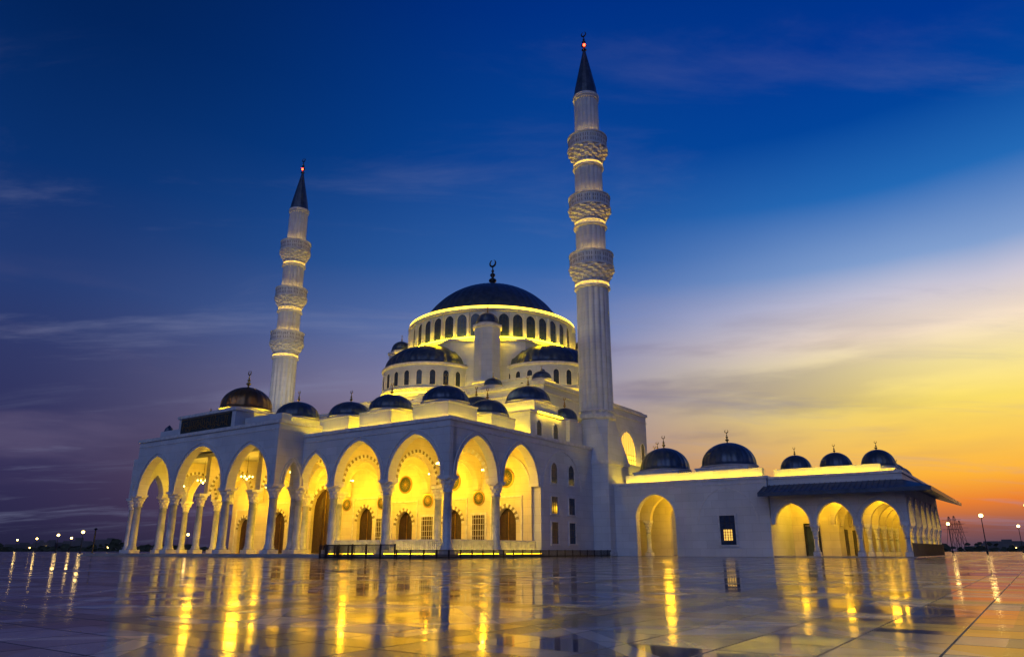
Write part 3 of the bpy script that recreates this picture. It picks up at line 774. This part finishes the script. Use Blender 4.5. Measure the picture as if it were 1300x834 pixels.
def ramp(stops):
    r=N(nt,'ShaderNodeValToRGB'); e=r.color_ramp.elements
    while len(e)>1: e.remove(e[-1])
    e[0].position=stops[0][0]/60; e[0].color=(*lin(stops[0][1]),1)
    for p_,c_ in stops[1:]:
        k=e.new(p_/60); k.color=(*lin(c_),1)
    nt.links.new(t,r.inputs['Fac']); return r.outputs['Color']
left=ramp([(0,(33,33,60)),(2,(42,40,74)),(5,(50,46,84)),(12.5,(48,56,102)),(17.6,(36,60,116)),(25,(10,50,112)),(35,(2,36,92)),(60,(0,14,50))])
mid=ramp([(0,(80,68,92)),(3,(125,88,95)),(7,(158,130,135)),(12,(150,142,172)),(17,(100,124,182)),(22,(48,98,170)),(30,(6,68,150)),(41,(0,48,132)),(60,(0,22,80))])
right=ramp([(0,(85,70,90)),(1.2,(140,85,78)),(2.9,(235,128,50)),(4.8,(255,180,58)),(9.9,(255,226,105)),(12.5,(255,234,155)),(15,(248,226,200)),(17.6,(205,200,215)),(20,(130,160,208)),(25,(35,105,182)),(30,(2,68,155)),(35,(0,54,145)),(60,(0,22,80))])
def mr(v,a,b_):
    n=N(nt,'ShaderNodeMapRange'); n.interpolation_type='SMOOTHSTEP'; nt.links.new(v,n.inputs[0]); n.inputs[1].default_value=a; n.inputs[2].default_value=b_; return n.outputs[0]
def mix(f,a,b_,bt='MIX'):
    n=N(nt,'ShaderNodeMixRGB',blend_type=bt)
    for i,v in enumerate((f,a,b_)):
        if isinstance(v,(int,float)): n.inputs[i].default_value=v
        elif isinstance(v,tuple): n.inputs[i].default_value=v
        else: nt.links.new(v,n.inputs[i])
    return n.outputs[0]
s1=mix(mr(d,.18,.72),right,mid); s_=mix(mr(d,.62,1.4),s1,left)
zz=M(nt,'ADD',sx.outputs['Z'],.12)
cv=N(nt,'ShaderNodeCombineXYZ'); nt.links.new(M(nt,'DIVIDE',sx.outputs['X'],zz),cv.inputs[0]); nt.links.new(M(nt,'DIVIDE',sx.outputs['Y'],zz),cv.inputs[1])
mp=N(nt,'ShaderNodeMapping'); mp.inputs['Rotation'].default_value=(0,0,-.5); mp.inputs['Scale'].default_value=(.6,1.7,1); mp.inputs['Location'].default_value=(2.45,.7,0)
nt.links.new(cv.outputs[0],mp.inputs[0])
cn=N(nt,'ShaderNodeTexNoise'); cn.inputs['Scale'].default_value=1.3; cn.inputs['Detail'].default_value=9; cn.inputs['Roughness'].default_value=.62; cn.inputs['Distortion'].default_value=.5
nt.links.new(mp.outputs[0],cn.inputs['Vector'])
cl=M(nt,'MULTIPLY',mr(cn.outputs['Fac'],.50,.82),M(nt,'ADD',.12,M(nt,'MULTIPLY',M(nt,'SUBTRACT',1,mr(el,24,34)),.32)))
s_=mix(cl,s_,(.24,.26,.42,1))
mp2=N(nt,'ShaderNodeMapping'); mp2.inputs['Scale'].default_value=(2.2,2.2,13); mp2.inputs['Rotation'].default_value=(.0,.12,.0); nt.links.new(nrm.outputs[0],mp2.inputs[0])
cn2=N(nt,'ShaderNodeTexNoise'); cn2.inputs['Scale'].default_value=1.3; cn2.inputs['Detail'].default_value=6; nt.links.new(mp2.outputs[0],cn2.inputs['Vector'])
low=M(nt,'MULTIPLY',mr(el,2,7),M(nt,'SUBTRACT',1,mr(el,13,20)))
cl2=M(nt,'MULTIPLY',M(nt,'MULTIPLY',mr(cn2.outputs['Fac'],.48,.68),low),M(nt,'ADD',.15,M(nt,'MULTIPLY',mr(d,.12,.45),.6)))
s_=mix(cl2,s_,mix(.6,s_,(.14,.11,.2,1)))
nt.links.new(s_,bg.inputs['Color']); bg.inputs['Strength'].default_value=1.0
sd=bpy.data.lights.new('skyglow_fill','SUN'); sd.energy=.5; sd.angle=math.radians(50); sd.color=(.50,.62,1.0)  # added soft fill from behind the camera, standing in for twilight skyglow
so=bpy.data.objects.new('skyglow_fill',sd); scene.collection.objects.link(so)
so.rotation_euler=Vector((.25,.85,-.4)).to_track_quat('-Z','Y').to_euler()
cd=bpy.data.cameras.new('camera'); co=bpy.data.objects.new('camera',cd); scene.collection.objects.link(co)
co.location=(0,0,.6); cd.sensor_width=36; cd.lens=36*920/1300
co.rotation_euler=(math.radians(90+17),0,0)
cd.clip_end=9000; cd.clip_start=.05
scene.camera=co
